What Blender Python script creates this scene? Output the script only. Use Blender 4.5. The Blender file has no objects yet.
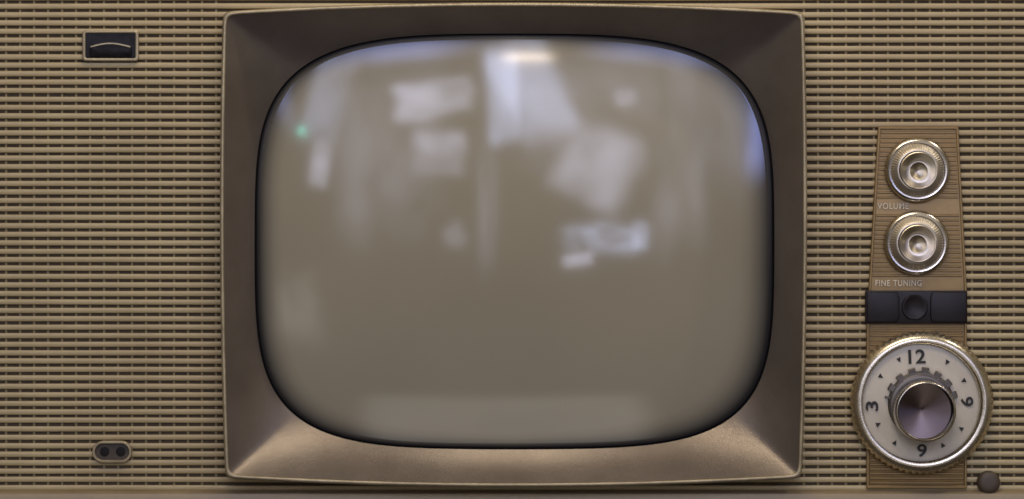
import bpy, bmesh, math, random
from mathutils import Matrix, Vector
random.seed(4)
S=0.00085; D=3413.0; BASE=560.0
scene=bpy.context.scene
scene.view_settings.view_transform='Standard'
scene.view_settings.look='None'
scene.view_settings.exposure=0
def W(x,y,d=0): return Vector(((x-512)*S,-d*S,(BASE-y)*S))
def corr(x,y,d):
    k=(D-d)/D
    return 512+(x-512)*k, 249.5+(y-249.5)*k

# ---------------- materials
def mat(name,col,rough=.5,metal=0,var=.25,nscale=60,bump=0.0,bscale=900,aniso=0,coat=0,col2=None,spec=.5,stretch=None,dirt=0,rvar=.12,blotch=None):
    m=bpy.data.materials.new(name); m.use_nodes=True
    nt=m.node_tree; N=nt.nodes; L=nt.links
    b=N['Principled BSDF']
    tc=N.new('ShaderNodeTexCoord'); mp=N.new('ShaderNodeMapping')
    L.new(tc.outputs['Object'],mp.inputs[0])
    if stretch: mp.inputs['Scale'].default_value=stretch
    n=N.new('ShaderNodeTexNoise'); n.inputs['Scale'].default_value=nscale; n.inputs['Detail'].default_value=8
    n.inputs['Roughness'].default_value=.65
    L.new(mp.outputs[0],n.inputs['Vector'])
    r=N.new('ShaderNodeValToRGB'); r.color_ramp.elements[0].position=.3; r.color_ramp.elements[1].position=.7
    c2=col2 if col2 else tuple(c*(1-var) for c in col[:3])+(1,)
    r.color_ramp.elements[0].color=c2; r.color_ramp.elements[1].color=col
    L.new(n.outputs['Fac'],r.inputs[0])
    out=r.outputs[0]
    if blotch:
        nb=N.new('ShaderNodeTexNoise'); nb.inputs['Scale'].default_value=blotch[0]; nb.inputs['Detail'].default_value=4
        L.new(tc.outputs['Object'],nb.inputs['Vector'])
        rb=N.new('ShaderNodeValToRGB'); rb.color_ramp.elements[0].position=.35; rb.color_ramp.elements[1].position=.65
        rb.color_ramp.elements[0].color=blotch[1]; rb.color_ramp.elements[1].color=blotch[2]
        L.new(nb.outputs['Fac'],rb.inputs[0])
        mb=N.new('ShaderNodeMix'); mb.data_type='RGBA'; mb.blend_type='MULTIPLY'; mb.inputs[0].default_value=1
        L.new(out,mb.inputs[6]); L.new(rb.outputs[0],mb.inputs[7]); out=mb.outputs[2]
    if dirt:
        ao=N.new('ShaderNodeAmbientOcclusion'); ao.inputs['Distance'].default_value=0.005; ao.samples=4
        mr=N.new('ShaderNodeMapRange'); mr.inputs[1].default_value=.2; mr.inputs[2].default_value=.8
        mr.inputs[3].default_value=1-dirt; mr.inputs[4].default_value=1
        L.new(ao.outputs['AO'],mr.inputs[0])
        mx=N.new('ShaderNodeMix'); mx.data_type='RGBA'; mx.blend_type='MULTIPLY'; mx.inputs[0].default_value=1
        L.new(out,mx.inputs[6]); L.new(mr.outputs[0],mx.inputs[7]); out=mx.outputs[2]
    L.new(out,b.inputs['Base Color'])
    rr=N.new('ShaderNodeMapRange'); rr.inputs[3].default_value=max(.02,rough-rvar); rr.inputs[4].default_value=min(1,rough+rvar)
    L.new(n.outputs['Fac'],rr.inputs[0]); L.new(rr.outputs[0],b.inputs['Roughness'])
    b.inputs['Metallic'].default_value=metal
    b.inputs['Specular IOR Level'].default_value=spec
    b.inputs['Coat Weight'].default_value=coat
    if bump:
        n2=N.new('ShaderNodeTexNoise'); n2.inputs['Scale'].default_value=bscale; n2.inputs['Detail'].default_value=3
        L.new(mp.outputs[0],n2.inputs['Vector'])
        bp=N.new('ShaderNodeBump'); bp.inputs['Strength'].default_value=bump; bp.inputs['Distance'].default_value=.0005
        L.new(n2.outputs['Fac'],bp.inputs['Height']); L.new(bp.outputs[0],b.inputs['Normal'])
    if aniso:
        b.inputs['Anisotropic'].default_value=aniso
        t=N.new('ShaderNodeTangent'); t.direction_type='RADIAL'; t.axis='Z'
        L.new(t.outputs[0],b.inputs['Tangent'])
    return m
M={}
M['slat']=mat('aged_gold_grille_paint',(.52,.42,.225,1),.46,.2,.3,14,.04,1500,col2=(.41,.325,.170,1),stretch=(1,1,1.2),dirt=.25,rvar=.05,blotch=(4.5,(.84,.79,.77,1),(1,1,1,1)))
M['back']=mat('dark_grille_backing',(.095,.068,.038,1),.8,0,.4,80)
M['rib']=mat('grille_rib_paint',(.30,.235,.125,1),.6,.1,.3,80)
M['detent']=mat('dark_fin_metal',(.15,.13,.112,1),.38,.8,.3,80,dirt=.2)
M['bezel']=mat('bronze_metallic_paint',(.245,.205,.172,1),.31,.60,.2,9,.35,1500,col2=(.165,.136,.112,1),rvar=.06,blotch=(14,(.88,.86,.86,1),(1,1,1,1)))
M['rim']=mat('worn_gold_edge_paint',(.46,.38,.235,1),.36,.45,.35,40,.2,1500,col2=(.24,.19,.115,1))
M['black']=mat('black_rubber',(.012,.010,.009,1),.6,spec=.2)
M['blackgloss']=mat('black_bakelite',(.010,.008,.009,1),.18,0,.4,120,spec=.25)
M['purple']=mat('dark_brown_bakelite',(.015,.010,.011,1),.38,0,.35,120,.1,spec=.25)
M['socket']=mat('brown_socket_plastic',(.085,.066,.048,1),.5,0,.35,120,.15,spec=.3)
M['plate']=mat('brown_gold_panel_paint',(.30,.195,.075,1),.40,.4,.3,60,.2,col2=(.205,.132,.05,1),dirt=.4)
M['gold']=mat('champagne_trim',(.72,.64,.50,1),.27,.95,.2,90,.04,dirt=.3)
M['chrome']=mat('aged_chrome',(.70,.64,.55,1),.26,1,.15,120,.03,dirt=.2,rvar=.05)
M['silver']=mat('spun_aluminium',(.66,.58,.47,1),.38,1,.08,100,0,aniso=.9,rvar=.02)
M['cream']=mat('satin_champagne',(.60,.53,.43,1),.38,.9,.15,90,.03,dirt=.15,rvar=.04)
M['face']=mat('ivory_dial_face',(.62,.555,.44,1),.4,0,.15,40,.1,col2=(.53,.47,.37,1),dirt=.3)
M['cap']=mat('spun_mauve_cap',(.12,.092,.09,1),.29,1,.05,60,0,aniso=.9,rvar=.01)
M['ink']=mat('dark_printed_ink',(.02,.016,.014,1),.6)
M['cink']=mat('cream_printed_ink',(.80,.70,.53,1),.6)
M['cab']=mat('cabinet_paint',(.09,.065,.042,1),.5,.1,.25,20,.2)
M['trim']=mat('bottom_trim_paint',(.34,.26,.15,1),.45,.2,.25,30,.2)

def tube_mat():
    m=bpy.data.materials.new('grey_phosphor_glass'); m.use_nodes=True
    nt=m.node_tree;N=nt.nodes;L=nt.links;b=N['Principled BSDF']
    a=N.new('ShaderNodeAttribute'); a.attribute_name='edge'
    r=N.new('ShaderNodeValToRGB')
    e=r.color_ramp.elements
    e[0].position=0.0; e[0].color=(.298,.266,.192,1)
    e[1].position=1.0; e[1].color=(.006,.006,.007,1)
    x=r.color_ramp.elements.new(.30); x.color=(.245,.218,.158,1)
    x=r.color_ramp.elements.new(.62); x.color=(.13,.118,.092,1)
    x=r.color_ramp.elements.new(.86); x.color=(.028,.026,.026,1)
    L.new(a.outputs['Fac'],r.inputs[0])  # dark rim: phosphor border, with the edge shadow painted into the same ramp
    tc=N.new('ShaderNodeTexCoord'); n=N.new('ShaderNodeTexNoise'); n.inputs['Scale'].default_value=6
    n.inputs['Detail'].default_value=6
    L.new(tc.outputs['Object'],n.inputs['Vector'])
    mr=N.new('ShaderNodeMapRange'); mr.inputs[3].default_value=.88; mr.inputs[4].default_value=1.12
    L.new(n.outputs['Fac'],mr.inputs[0])
    mx=N.new('ShaderNodeMix'); mx.data_type='RGBA'; mx.blend_type='MULTIPLY'; mx.inputs[0].default_value=1
    L.new(r.outputs[0],mx.inputs[6]); L.new(mr.outputs[0],mx.inputs[7])
    L.new(mx.outputs[2],b.inputs['Base Color'])
    b.inputs['Roughness'].default_value=.075
    b.inputs['IOR'].default_value=1.52
    return m
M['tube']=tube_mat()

# ---------------- object helpers
WM={}
root=bpy.data.objects.new('television',None); scene.collection.objects.link(root)
root.location=(0,.15,0); root.empty_display_size=.1
WM[root.name]=Matrix.Translation(root.location)
root['label']='vintage television with gold slatted front, grey screen and round knobs'
root['category']='television'
def add(name,me,parent=root,mw=None,material=None,smooth=True,label=None,angle=35):
    o=bpy.data.objects.new(name,me); scene.collection.objects.link(o)
    mw=mw or Matrix.Identity(4)
    WM[o.name]=mw
    o.parent=parent
    o.matrix_parent_inverse=WM[parent.name].inverted()
    o.matrix_basis=mw
    if material:
        for mm in (material if isinstance(material,(list,tuple)) else [material]): me.materials.append(mm)
    if smooth:
        me.polygons.foreach_set('use_smooth',[True]*len(me.polygons))
        me.set_sharp_from_angle(angle=math.radians(angle))
    if label: o['label']=label
    return o
def mesh(name,v,f):
    me=bpy.data.meshes.new(name); me.from_pydata([tuple(p) for p in v],[],f); me.update()
    bm=bmesh.new(); bm.from_mesh(me); bmesh.ops.recalc_face_normals(bm,faces=bm.faces); bm.to_mesh(me); bm.free()
    return me
def rrect(x0,y0,x1,y1,r,n=6):
    P=[]
    for cx,cy,a0 in((x1-r,y0+r,-90),(x1-r,y1-r,0),(x0+r,y1-r,90),(x0+r,y0+r,180)):
        for i in range(n+1):
            a=math.radians(a0+90*i/n); P.append((cx+r*math.cos(a),cy+r*math.sin(a)))
    return P
def prism(name,pts,d0,d1,bev=0,extra=None,**k):
    n=len(pts)
    bm=bmesh.new()
    lo=[bm.verts.new(W(x,y,d0)) for x,y in pts]; hi=[bm.verts.new(W(x,y,d1)) for x,y in pts]
    top=bm.faces.new(hi); bm.faces.new(lo[::-1])
    for i in range(n): bm.faces.new((lo[i],lo[(i+1)%n],hi[(i+1)%n],hi[i]))
    if bev: bmesh.ops.bevel(bm,geom=list(top.edges),offset=bev*S,segments=3,profile=.5,affect='EDGES')
    if extra:
        ev=[bm.verts.new(p) for p in extra[0]]
        for q in extra[1]: bm.faces.new([ev[i] for i in q])
    bmesh.ops.recalc_face_normals(bm,faces=bm.faces)
    me=bpy.data.meshes.new(name); bm.to_mesh(me); bm.free()
    return add(name,me,**k)
def loft(name,loops,close=False,cap=None,**k):
    n=len(loops[0]); v=[p for l in loops for p in l]; f=[]
    for j in range(len(loops)-1):
        for i in range(n):
            a=j*n+i;b=j*n+(i+1)%n; f.append((a,b,b+n,a+n))
    if cap: f.append(tuple(range((len(loops)-1)*n,len(loops)*n)))
    return add(name,mesh(name,v,f),**k)
def frame_ring(name,o,i,d0,d1,**k):
    mid=lambda p,q,t:[(a[0]*(1-t)+b[0]*t,a[1]*(1-t)+b[1]*t) for a,b in zip(p,q)]
    L=[[W(x,y,d0) for x,y in o],[W(x,y,d1-.6) for x,y in o],[W(x,y,d1) for x,y in mid(o,i,.25)],[W(x,y,d1) for x,y in mid(o,i,.75)],[W(x,y,d1-.6) for x,y in i],[W(x,y,d0) for x,y in i]]
    return loft(name,L,**k)
def place(x,y,d):
    X,Y=corr(x,y,d)
    return Matrix.Translation(W(X,Y,d))@Matrix.Rotation(math.pi/2,4,'X')
def lathe(name,prof,segs=96,mod=None,**k):
    v=[];f=[]
    m=len(prof)
    for i in range(segs):
        a=2*math.pi*i/segs
        for j,(r,h) in enumerate(prof):
            rr=r*(mod(a,j) if mod else 1)
            v.append((rr*math.cos(a)*S,rr*math.sin(a)*S,h*S))
    for i in range(segs):
        for j in range(m-1):
            i2=(i+1)%segs
            f.append((i*m+j,i2*m+j,i2*m+j+1,i*m+j+1))
    me=bpy.data.meshes.new(name); me.from_pydata(v,[],f)
    bm=bmesh.new(); bm.from_mesh(me)
    bmesh.ops.remove_doubles(bm,verts=bm.verts,dist=1e-7)
    bmesh.ops.recalc_face_normals(bm,faces=bm.faces); bm.to_mesh(me); bm.free()
    return add(name,me,**k)
def text(name,s,x,y,d,h,width=None,material=None,parent=root,bold=0,depth=.3,rot=0,space=1):
    cu=bpy.data.curves.new('t','FONT'); cu.body=s; cu.size=1; cu.align_x='CENTER'; cu.align_y='CENTER'; cu.extrude=.02; cu.offset=bold; cu.space_character=space
    o=bpy.data.objects.new('t',cu); scene.collection.objects.link(o)
    bpy.context.view_layer.update()
    me=bpy.data.meshes.new_from_object(o.evaluated_get(bpy.context.evaluated_depsgraph_get()))
    bpy.data.objects.remove(o)
    xs=[v.co.x for v in me.vertices]; ys=[v.co.y for v in me.vertices]
    sx=(max(xs)-min(xs)); sy=(max(ys)-min(ys)); cx=(max(xs)+min(xs))/2; cy=(max(ys)+min(ys))/2
    ky=h/sy; kx=(width/sx) if width else ky
    for v in me.vertices:
        v.co=Vector(((v.co.x-cx)*kx*S,(v.co.y-cy)*ky*S,(v.co.z/.02*depth)*S))
    me.name=name
    return add(name,me,parent=parent,mw=place(x,y,d)@Matrix.Rotation(math.radians(rot),4,'Z'),material=material,smooth=False)

# ---------------- cabinet
def boxprism(name,x0,y0,x1,y1,d0,d1,bev=0,r=.1,**k): return prism(name,rrect(x0,y0,x1,y1,r,4),d0,d1,bev,**k)
boxprism('cabinet',-70,-50,1094,560,-420,-6,0,14,material=M['cab'],label='brown painted metal cabinet shell')
boxprism('grille_backing',-58,-40,1082,512,-5.8,-2.2,0,2,material=M['back'])
PITCH=8.45
v=[];f=[]
prof=[(-2.75,-2.2),(-2.7,.9),(-2.4,1.4),(-2.0,1.6),(1.9,1.6),(2.3,1.4),(2.7,.9),(2.75,-2.2)]
def slat(y,x0,x1):
    n=max(2,int((x1-x0)/14)); base=len(v); m=len(prof)
    ph=random.random()*6; th=1+random.uniform(-.03,.03)
    for i in range(n+1):
        x=x0+(x1-x0)*i/n
        jy=.18*math.sin(x*.011+ph)+random.uniform(-.03,.03)
        for (dy,d) in prof: v.append(W(x,y+dy*th+jy,d))
    for i in range(n):
        for j in range(m-1):
            a=base+i*m+j; f.append((a,a+1,a+m+1,a+m))
y=-36.0
while y<490:
    if 14<y<478:
        slat(y,-58,232); slat(y,794,1082)
    else: slat(y,-58,1082)
    y+=PITCH
nslat=len(f)
for x in [a for a in range(-50,1080,14) if a<228 or a>798]:
    b=len(v); w=1.5
    for (px,d) in((x-w,-2.1),(x-w*.6,-.3),(x+w*.6,-.3),(x+w,-2.1)):
        v.append(W(px,-38,d)); v.append(W(px,490,d))
    for j in range(3): f.append((b+2*j,b+2*j+1,b+2*j+3,b+2*j+2))
me=mesh('speaker_grille',v,f)
grille=add('speaker_grille',me,material=[M['slat'],M['rib']],label='gold painted horizontal slats over dark backing')
for i,p in enumerate(me.polygons):
    if i>=nslat: p.material_index=1
tp=[(516,-4),(515,9),(512,12),(496,12),(493,11),(491,8),(490,-2)]
v=[];f=[]
for yy,d in tp: v+= [W(-66,yy,d),W(1090,yy,d)]
for j in range(len(tp)-1): f.append((2*j,2*j+1,2*j+3,2*j+2))
f.append(tuple(2*j for j in range(len(tp)))); f.append(tuple(2*j+1 for j in range(len(tp))))
f.append((0,1,2*len(tp)-1,2*len(tp)-2))
add('bottom_trim',mesh('bottom_trim',v,f),material=M['trim'])

# ---------------- screen surround
CX,CY=514.5,241.5
NP=360
def sup(a,b,n,phi):
    c,s=abs(math.cos(phi)),abs(math.sin(phi))
    r=(c**n+s**n)**(-1/n)
    return a*r*math.cos(phi), b*r*math.sin(phi)
phis=[]
for q in range(4):
    for i in range(NP//4):
        t=i/(NP//4)
        # more points near the diagonal of each quadrant
        phis.append((q+t-.7*math.sin(4*math.pi*t)/(4*math.pi)*(-1 if False else 1))*math.pi/2)
phis=sorted(phis)
OCX,OCY=513.5,244.8
def outer(phi,grow=0,n=80):
    x,yv=sup(1,1,n,phi)
    bx=(289.5+grow)*x*(1+.014*(1-yv*yv)); by=(233.5+grow)*yv*(1+.038*(1-x*x))
    X,Y=OCX+bx,OCY+by
    X-= (X-OCX)*.004*((Y-OCY)/233)
    return X,Y
def inner(phi,grow=0):
    n=4.0+.55*max(0,math.sin(phi))
    x,yv=sup(1,1,n,phi)
    return CX+(260+grow)*x*(.988+.012*(1-yv*yv)), CY+(208+grow)*yv*(.968+.032*(1-x*x))
def lerp(p,q,t): return (p[0]*(1-t)+q[0]*t,p[1]*(1-t)+q[1]*t)
R=1150.0; D0=36
def glass_d(x,y): return D0-((x-CX)**2+(y-CY)**2)/(2*R)
def ringL(fn): return [fn(p) for p in phis]
HR=46
def C(p,d):
    X,Y=corr(p[0],p[1],d); return W(X,Y,d)
loops=[]
loops.append(ringL(lambda p:C(outer(p,-1),-3)))
loops.append(ringL(lambda p:C(outer(p,0),HR-4)))
loops.append(ringL(lambda p:C(outer(p,-.3),HR-1.0)))
loops.append(ringL(lambda p:C(outer(p,-1.2),HR)))
loops.append(ringL(lambda p:C(outer(p,-3.0),HR)))
loops.append(ringL(lambda p:C(outer(p,-3.8),HR-.8)))
loops.append(ringL(lambda p:C(outer(p,-4.1),HR-3)))
loft('surround_rim',loops,material=M['rim'],angle=50,label='worn gold raised outer edge of screen frame')
loops=[]
def lipd(q): return glass_d(*q)-.5
for t in [0,.04,.15,.3,.45,.6,.75,.88,.95,.985,1]:
    def fn(p,t=t):
        o=outer(p,-4.0); i=inner(p,0)
        q=lerp(o,i,t)
        dl=lipd(i)
        d=(HR-2.0)*(1-t)+dl*t
        d-=2.0*math.sin(math.pi*t)
        return C(q,d)
    loops.append(ringL(fn))
loft('screen_surround',loops,material=M['bezel'],angle=60,label='bronze funnel shaped frame around the screen')
loops=[ringL(lambda p:C(inner(p,.3),lipd(inner(p,0))+.1)),ringL(lambda p:C(inner(p,-.4),lipd(inner(p,0))-.6)),ringL(lambda p:C(inner(p,-.6),lipd(inner(p,0))-4)),ringL(lambda p:C(inner(p,2),lipd(inner(p,0))-14))]
loft('screen_gasket',loops,material=M['black'])
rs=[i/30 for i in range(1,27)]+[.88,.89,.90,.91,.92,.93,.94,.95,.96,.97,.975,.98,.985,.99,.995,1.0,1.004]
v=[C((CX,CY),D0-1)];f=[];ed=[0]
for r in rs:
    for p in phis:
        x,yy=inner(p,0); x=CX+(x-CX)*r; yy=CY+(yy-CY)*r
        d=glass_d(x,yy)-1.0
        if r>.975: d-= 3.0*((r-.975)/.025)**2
        c=math.cos(p); side=abs(c); k=.05+.055*side+(.035*c if c>0 else .0)+(.025*math.sin(p) if math.sin(p)>0 else 0)  # painted rim shadow reaches further in at the sides and bottom
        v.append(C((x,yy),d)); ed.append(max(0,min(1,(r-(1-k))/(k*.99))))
n=len(phis)
for i in range(n): f.append((0,1+i,1+(i+1)%n))
for j in range(len(rs)-1):
    for i in range(n):
        a=1+j*n+i;b=1+j*n+(i+1)%n; f.append((a,b,b+n,a+n))
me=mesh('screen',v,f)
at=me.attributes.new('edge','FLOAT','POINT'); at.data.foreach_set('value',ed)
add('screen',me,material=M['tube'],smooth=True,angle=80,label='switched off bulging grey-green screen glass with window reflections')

# ---------------- latch
o=rrect(83,30.5,139,61.5,3.5); i=rrect(86,33.5,136,58.5,1.8)
latch=frame_ring('recessed_latch',o,i,-1,6,material=M['rim'],angle=40)
prism('latch_well',rrect(85,32.5,137,59.5,1.5),-1,2.9,0,parent=latch,material=M['blackgloss'])
pts=[(90,57.5),(90,47.5)]+[(91+40*t/12,48.5-3.5*math.sin(math.pi*t/12)) for t in range(1,12)]+[(132,47.5),(132,57.5)]
prism('latch_tab',pts,2.95,5.5,1.0,parent=latch,material=M['blackgloss'])
tb=[]
for t in range(0,25):
    X=91+40*t/24; Y=46.5-3.5*math.sin(math.pi*t/24)
    tb.append((X,Y))
prism('latch_edge',tb+[(a,b+1.4) for a,b in tb[::-1]],5.0,6.2,.2,parent=latch,material=M['rim'])
o=rrect(93,440.5,132.5,462.5,10.8,10); i=rrect(95.8,443.3,129.7,459.7,8,10)
sock=frame_ring('antenna_socket',o,i,-1,7,material=M['rim'],angle=40)
prism('socket_insert',rrect(95.2,443,130.3,460,8,10),-1,3,0,parent=sock,material=M['socket'])
for cx in(105,121):
    c=[(cx+4.8*math.cos(a*math.pi/10),451.5+4.8*math.sin(a*math.pi/10)) for a in range(20)]
    prism('socket_hole',c,2.9,3.4,.1,parent=sock,material=M['black'])

# ---------------- control panel
def edgeL(y): return 877.5-(y-127)*12/195
def edgeR(y): return 957.5+(y-127)*9/195
pp=[(877.5,127),(957.5,127),(966,290),(966,488),(866,488),(866,325)]
v=[];f=[]
y=133.0
while y<486:
    if not(198<y<212 or 277<y<326):
        b=len(v); l=max(866,edgeL(y))+3.5; r=min(966,edgeR(y))-3.5
        for dy,d in((-1.5,4.9),(-.9,6.2),(.5,6.2),(1.2,4.9)):
            v.append(W(l,y+dy,d)); v.append(W(r,y+dy,d))
        for j in range(3): f.append((b+2*j,b+2*j+1,b+2*j+3,b+2*j+2))
    y+=4.6
panel=prism('control_panel',pp,-2,5,1,extra=(v,f),material=M['plate'],smooth=True,label='tapering brown gold control panel with fine ridges')
text('volume_lettering','VOLUME',893,206,6.4,6.2,31,M['cink'],panel,bold=.012,space=1.15)
text('fine_tuning_lettering','FINE TUNING',898.5,283,6.4,6.2,46,M['cink'],panel,bold=.012,space=1.15)
inn=[(880,129.5),(955,129.5),(963.5,290),(963.5,485),(868.5,485),(868.5,325)]
frame_ring('panel_border',pp,inn,4.5,6.8,parent=panel,material=M['plate'])

# ---------------- small knobs
def small_knob(name,x,y,lab):
    mod=lambda a,j:1+(.007*(1 if math.sin(a*64)>0 else -1) if 1<=j<=2 else 0)
    b=lathe(name,[(31,0),(32,1),(32.4,4),(31.8,6.6),(30.6,8.2),(29.0,8.9),(27.6,8.6),(26.8,7.8)],segs=512,mod=mod,mw=place(x,y,6),material=M['chrome'],angle=30,label=lab)
    def mod2(a,j): return 1+(.008*math.sin(a*60) if 1<=j<=5 else 0)
    lathe('knob_grip',[(27.0,0),(26.4,1.2),(25.0,2.4),(23.6,3.6),(22.2,4.8),(20.8,5.8),(20.0,6.2),(19.2,6.2),(18.8,5.8)],segs=480,mod=mod2,mw=place(x+.4,y+.3,13.6),parent=b,material=M['cream'],angle=40)
    lathe('knob_cap',[(19.1,0),(18.8,.8),(18.1,1.2),(17.3,1.0),(16.8,.4),(13,-.7),(9.4,-1.7),(8.8,-1.6),(8.2,-1.9),(4,-3.1),(1.2,-3.8),(0,-3.9)],mw=place(x+1.8,y+.8,20.0),parent=b,material=M['silver'],angle=25)
small_knob('volume_knob',917,170,'silver rimmed round volume knob with spun metal cap')
small_knob('fine_tuning_knob',916,243,'silver rimmed round fine tuning knob with spun metal cap')

blk=prism('selector_block',rrect(864.5,290.5,966,323.5,1.5,3),4,10,1,material=M['purple'],label='black brown plastic block with rounded centre recess')
prism('block_tab',[(866,292),(896,292),(898,297),(898,317),(896,322),(866,322)],9.8,12,1.0,parent=blk,material=M['purple'])
prism('block_tab',[(965,292),(931,292),(929,297),(929,317),(931,322),(965,322)],9.8,12,1.0,parent=blk,material=M['purple'])
def sq(r,n=2.2,N=64):
    out=[]
    for i in range(N):
        x,yv=sup(r,r*.97,n,2*math.pi*i/N); out.append((913.5+x,307+yv))
    return out
loft('block_centre',[[W(a,b,d) for a,b in sq(r)] for r,d in((13,9.8),(12.7,11.4),(12,12),(10.8,11.8),(8,10.9),(5,10.4),(2,10.25),(.1,10.2))],parent=blk,material=M['purple'],angle=50)

# ---------------- channel dial
dx,dy=921,402.5
mod=lambda a,j:1+(.009*math.sin(a*66) if 1<=j<=3 else 0)
dial=lathe('channel_dial',[(69,0),(70.8,2),(71.2,6),(70.6,8.4),(68.8,10.6),(67.4,12.8),(64.6,14.8),(61.8,15.4),(59.8,14.6),(59,10)],segs=1056,mod=mod,mw=place(dx,dy,6),material=M['gold'],angle=50,label='large round channel selector with serrated champagne metal rim')
lathe('dial_ring',[(60.4,0),(59.8,.8),(59.2,1.0),(58.6,.6),(58.2,-2)],segs=128,mw=place(dx,dy,19.5),parent=dial,material=M['chrome'],angle=40)
lathe('dial_face',[(59.5,0),(50,1.2),(40,2.0),(30,2.4),(0,2.5)],segs=128,mw=place(dx,dy,15.5),parent=dial,material=M['face'],angle=40)
text('numeral','12',dx-4,356.5,18.2,14,17,M['ink'],dial,bold=.016,rot=2)
text('numeral','3',872,dy+3.5,18.2,12.5,9.5,M['ink'],dial,bold=.016,rot=90)
text('numeral','9',967,dy-1,18.2,12.5,9.5,M['ink'],dial,bold=.016,rot=-90)
text('numeral','6',922,450.5,18.2,12.5,9.5,M['ink'],dial,bold=.016,rot=180)
for k in range(12):
    if k%3==0: continue
    a=math.radians(k*30+3)
    def q(r,t):
        X,Y=corr(dx+r*math.cos(a)-t*math.sin(a),dy+r*math.sin(a)+t*math.cos(a),18.2); return W(X,Y,18.0)
    add('channel_marker',mesh('channel_marker',[q(45,0),q(50,2.4),q(50,-2.4)],[(0,1,2)]),parent=dial,material=M['ink'],smooth=False)
def crown(r0,r1,h0,h1):
    seg=720; v=[];f=[]
    for i in range(seg):
        a=2*math.pi*i/seg; deg=math.degrees(a)
        u=((deg-10)%22.5)/22.5
        tooth = (10<deg<170) and u<.5
        r=r1 if tooth else r1-3.8
        hh=h1 if tooth else h1-1.5
        c,s=math.cos(a)*S,math.sin(a)*S
        v+=[(c*r,s*r,h0*S),(c*r,s*r,(hh-.9)*S),(c*(r-1.1),s*(r-1.1),hh*S),(c*(r1-5.5),s*(r1-5.5),(h1-.2)*S),(c*r0,s*r0,h1*S)]
    for i in range(seg):
        for j in range(4):
            a=i*5+j;b=((i+1)%seg)*5+j; f.append((a,b,b+1,a+1))
    return mesh('detent_ring',v,f)
add('detent_ring',crown(24,36.8,0,4),parent=dial,mw=place(dx,dy+1.5,18),material=M['detent'],smooth=False)
lathe('detent_plate',[(32.0,0),(31.8,2.4),(31.0,3),(28,3)],segs=96,mw=place(dx+.6,dy+4,21.5),parent=dial,material=M['detent'],angle=40)
mod3=lambda a,j:1+(.008*math.sin(a*56) if 1<=j<=2 else 0)
lathe('dial_knob',[(30.6,0),(30.4,12),(30.2,22),(29.8,24.2),(29.0,25.2),(28.2,25.4),(27.6,24.8),(27.2,24)],segs=560,mod=mod3,mw=place(dx+2,dy+8.0,24),parent=dial,material=M['chrome'],angle=40)
lathe('dial_cap',[(27.5,0),(22,-.9),(15,-2.2),(8,-3.4),(3,-4.2),(0,-4.4)],segs=128,mw=place(dx+2,dy+8.2,48.4),parent=dial,material=M['cap'],angle=60)
kb=lathe('brightness_knob',[(11.5,0),(11.3,7),(10.4,9),(8.5,10.2),(5,10.6),(0,10.6)],segs=64,mw=place(988,482,2),material=M['cab'],angle=40,label='small dark brown round knob')
# ---------------- camera
cam=bpy.data.cameras.new('camera'); co=bpy.data.objects.new('camera',cam); scene.collection.objects.link(co)
camloc=W(512,249.5,D); co.location=camloc; co.rotation_euler=(math.pi/2,0,0)
cam.sensor_width=36; cam.lens=D/1024*36; cam.clip_end=100; scene.camera=co

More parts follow.
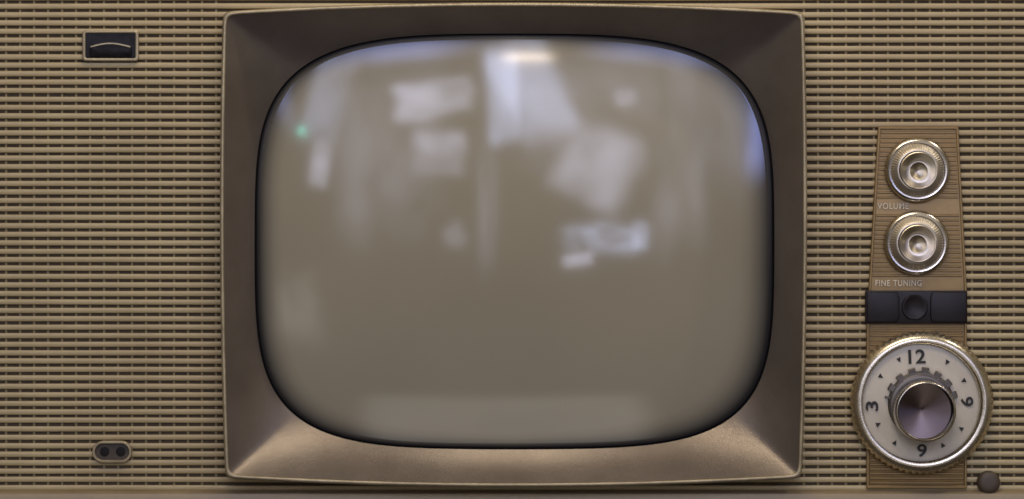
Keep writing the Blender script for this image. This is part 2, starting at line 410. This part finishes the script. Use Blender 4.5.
# ---------------- lamps: room windows and lamps the glass mirrors, with added veil and glow lamps
def refl(px,py,dist):
    X,Y=corr(px,py,glass_d(px,py)); d=glass_d(px,py)
    P=W(X,Y,d)
    nrm=Vector(((px-CX)/R,-1,-(py-CY)/R)).normalized()
    I=(P-camloc).normalized()
    r=I-2*I.dot(nrm)*nrm
    return P+r*dist
def mottled(l,seed,sc=2.5,lo=.35,hi=1.5,soft=.3,warp=.35):
    """uneven lamp light: soft, irregular outline and patchy brightness"""
    l.use_nodes=True; nt=l.node_tree; N=nt.nodes; L=nt.links
    e=N['Emission']
    g=N.new('ShaderNodeNewGeometry'); n=N.new('ShaderNodeTexNoise'); n.noise_dimensions='4D'
    n.inputs['W'].default_value=seed; n.inputs['Scale'].default_value=sc; n.inputs['Detail'].default_value=3
    L.new(g.outputs['Parametric'],n.inputs['Vector'])
    mr=N.new('ShaderNodeMapRange'); mr.inputs[1].default_value=.35; mr.inputs[2].default_value=.65
    mr.inputs[3].default_value=lo; mr.inputs[4].default_value=hi
    L.new(n.outputs['Fac'],mr.inputs[0])
    n2=N.new('ShaderNodeTexNoise'); n2.noise_dimensions='4D'; n2.inputs['W'].default_value=seed+9; n2.inputs['Scale'].default_value=2.2; n2.inputs['Detail'].default_value=2
    L.new(g.outputs['Parametric'],n2.inputs['Vector'])
    s1=N.new('ShaderNodeVectorMath'); s1.operation='SUBTRACT'; L.new(n2.outputs['Color'],s1.inputs[0]); s1.inputs[1].default_value=(.5,.5,.5)
    s2=N.new('ShaderNodeVectorMath'); s2.operation='SCALE'; L.new(s1.outputs[0],s2.inputs[0]); s2.inputs['Scale'].default_value=warp
    s3=N.new('ShaderNodeVectorMath'); s3.operation='ADD'; L.new(g.outputs['Parametric'],s3.inputs[0]); L.new(s2.outputs[0],s3.inputs[1])
    sp=N.new('ShaderNodeSeparateXYZ'); L.new(s3.outputs[0],sp.inputs[0])
    prev=mr.outputs[0]
    for ax in ('X','Y'):
        a=N.new('ShaderNodeMath'); a.operation='SUBTRACT'; L.new(sp.outputs[ax],a.inputs[0]); a.inputs[1].default_value=.5
        b=N.new('ShaderNodeMath'); b.operation='ABSOLUTE'; L.new(a.outputs[0],b.inputs[0])
        c=N.new('ShaderNodeMapRange'); c.interpolation_type='SMOOTHSTEP'
        c.inputs[1].default_value=.48; c.inputs[2].default_value=.48-soft; c.inputs[3].default_value=0; c.inputs[4].default_value=1
        L.new(b.outputs[0],c.inputs[0])
        m=N.new('ShaderNodeMath'); m.operation='MULTIPLY'; L.new(prev,m.inputs[0]); L.new(c.outputs[0],m.inputs[1]); prev=m.outputs[0]
    L.new(prev,e.inputs['Strength'])
cnt=[0]
def lamp(name,x,y,w,h,dist,Lr,col,rot=0,mot=2.5,lo=.5,soft=.2,warp=.25):
    w*=1.2; h*=1.2
    c=refl(x,y,dist)
    a=refl(x-w/2,y,dist);b=refl(x+w/2,y,dist);t=refl(x,y-h/2,dist);u=refl(x,y+h/2,dist)
    sx=(b-a).length; sy=(t-u).length
    l=bpy.data.lights.new(name,'AREA'); l.shape='RECTANGLE'; l.size=sx; l.size_y=sy
    l.energy=Lr*sx*sy*math.pi; l.color=col
    cnt[0]+=1
    if mot: mottled(l,cnt[0]*3.7,mot,lo,1.5,soft,warp)
    o=bpy.data.objects.new(name,l); scene.collection.objects.link(o); o.location=c
    tgt=W(512,249.5,0)
    o.rotation_euler=((tgt-c).to_track_quat('-Z','Y')).to_euler()
    o.rotation_euler.rotate_axis('Z',math.radians(rot))
    return o
bl=(.62,.69,1.0); lv=(.76,.77,1.0); wm=(1,.80,.55)
G=2.2
lamp('window_and_veil_light',434,98,80,36,4.6,3.0*G,lv,12,soft=.15)
lamp('window_and_veil_light',440,153,54,48,4.6,2.1*G,lv,0)
lamp('window_and_veil_light',503,97,32,94,4.6,3.3*G,bl,2,1.5,.7,.15,.12)
lamp('window_and_veil_light',532,88,66,104,4.8,2.6*G,bl,24,1.5,.6,.2,.25)
lamp('window_and_veil_light',598,168,90,88,4.6,2.1*G,lv,-24,2.5,.5,.25,.3)
lamp('window_and_veil_light',578,260,32,12,4.6,4.4*G,lv,8)
lamp('window_and_veil_light',604,238,80,36,4.7,3.0*G,bl,0,6,.0,.3,.6)
lamp('window_and_veil_light',641,236,15,30,4.7,3.2*G,bl,0)
lamp('window_and_veil_light',321,164,18,46,4.6,3.0*G,lv,-6)
lamp('window_and_veil_light',331,95,42,104,4.6,1.9*G,bl,-12,2,.5,.25,.25)
lamp('window_and_veil_light',455,236,28,34,4.6,1.3*G,lv,0,5,.0,.4,.6)
lamp('window_and_veil_light',722,130,80,150,4.8,.9*G,bl,-8,2,.4,.4,.4)
lamp('window_and_veil_light',625,98,22,16,4.6,2.2*G,lv,0)
lamp('window_and_veil_light',400,52,170,26,4.8,2.8*G,(.42,.5,1),8,2,.5,.4,.2)
lamp('window_and_veil_light',660,56,180,24,4.8,2.2*G,(.42,.5,1),-8,2,.5,.4,.2)
lamp('window_and_veil_light',755,120,22,130,4.8,3.8*G,(.36,.43,1),-8,2,.5,.3,.1)
lamp('window_and_veil_light',285,100,20,80,4.8,2.4*G,(.42,.5,1),20,2,.5,.4,.1)
lamp('window_and_veil_light',390,150,110,210,5.4,.8*G,lv,0,3,.1,.3,.35)  # this distance: added veil lamps, not windows, layering the reflections
lamp('window_and_veil_light',487,205,24,150,5.4,.8*G,lv,0,4,.2,.3,.3)
lamp('window_and_veil_light',570,112,150,120,5.4,.9*G,lv,0,3,.3,.35,.4)
lamp('window_and_veil_light',672,150,70,220,5.4,.8*G,lv,0,3,.1,.3,.35)
lamp('added_glow_light',505,422,290,48,4.8,.5*G,(1,.93,.85),0,1.5,.8,.12,.08)  # added lamp, no known source: makes the pale band low on the glass
lamp('added_glow_light',300,310,60,90,4.8,.6*G,(1,.93,.85),0,4,.0,.4,.5)  # second glow lamp, mirrored as a faint patch at lower left
lamp('ceiling_lamp',528,58,60,11,3.4,14,wm,0,1.5,.8,.3,.05)
lamp('green_indicator_light',304,132,5,7,3.4,16,(.1,1,.7),0,0)
def area(name,loc,tgt,sx,sy,e,col):
    l=bpy.data.lights.new(name,'AREA'); l.shape='RECTANGLE'; l.size=sx; l.size_y=sy; l.energy=e; l.color=col
    o=bpy.data.objects.new(name,l); scene.collection.objects.link(o); o.location=loc
    o.rotation_euler=((Vector(tgt)-Vector(loc)).to_track_quat('-Z','Y')).to_euler(); return o
area('ceiling_light',(0.0,-.80,1.45),(0.0,0,.2),.8,.3,8.2,(1,.87,.67))
area('spot_lamp',(1.15,-.28,1.35),(-.25,0,.08),.05,.05,3.4,(1,.90,.78))

w=bpy.data.worlds.new('World'); scene.world=w; w.use_nodes=True
N=w.node_tree.nodes; L=w.node_tree.links; bg=N['Background']
tc=N.new('ShaderNodeTexCoord'); sp=N.new('ShaderNodeSeparateXYZ'); L.new(tc.outputs['Generated'],sp.inputs[0])
r=N.new('ShaderNodeValToRGB'); e=r.color_ramp.elements
e[0].position=.25; e[0].color=(.13,.10,.065,1); e[1].position=.95; e[1].color=(.62,.52,.35,1)
x=e.new(.55); x.color=(.32,.275,.195,1)
mr=N.new('ShaderNodeMapRange'); mr.inputs[1].default_value=-1; mr.inputs[2].default_value=1
L.new(sp.outputs['Z'],mr.inputs[0]); L.new(mr.outputs[0],r.inputs[0])
n=N.new('ShaderNodeTexNoise'); n.inputs['Scale'].default_value=3.2; n.inputs['Detail'].default_value=4; L.new(tc.outputs['Generated'],n.inputs['Vector'])
m2=N.new('ShaderNodeMapRange'); m2.inputs[1].default_value=.35; m2.inputs[2].default_value=.65; m2.inputs[3].default_value=.15; m2.inputs[4].default_value=1.85
L.new(n.outputs['Fac'],m2.inputs[0])
mx=N.new('ShaderNodeMix'); mx.data_type='RGBA'; mx.blend_type='MULTIPLY'; mx.inputs[0].default_value=1
L.new(r.outputs[0],mx.inputs[6]); L.new(m2.outputs[0],mx.inputs[7]); L.new(mx.outputs[2],bg.inputs[0])
bg.inputs[1].default_value=.38
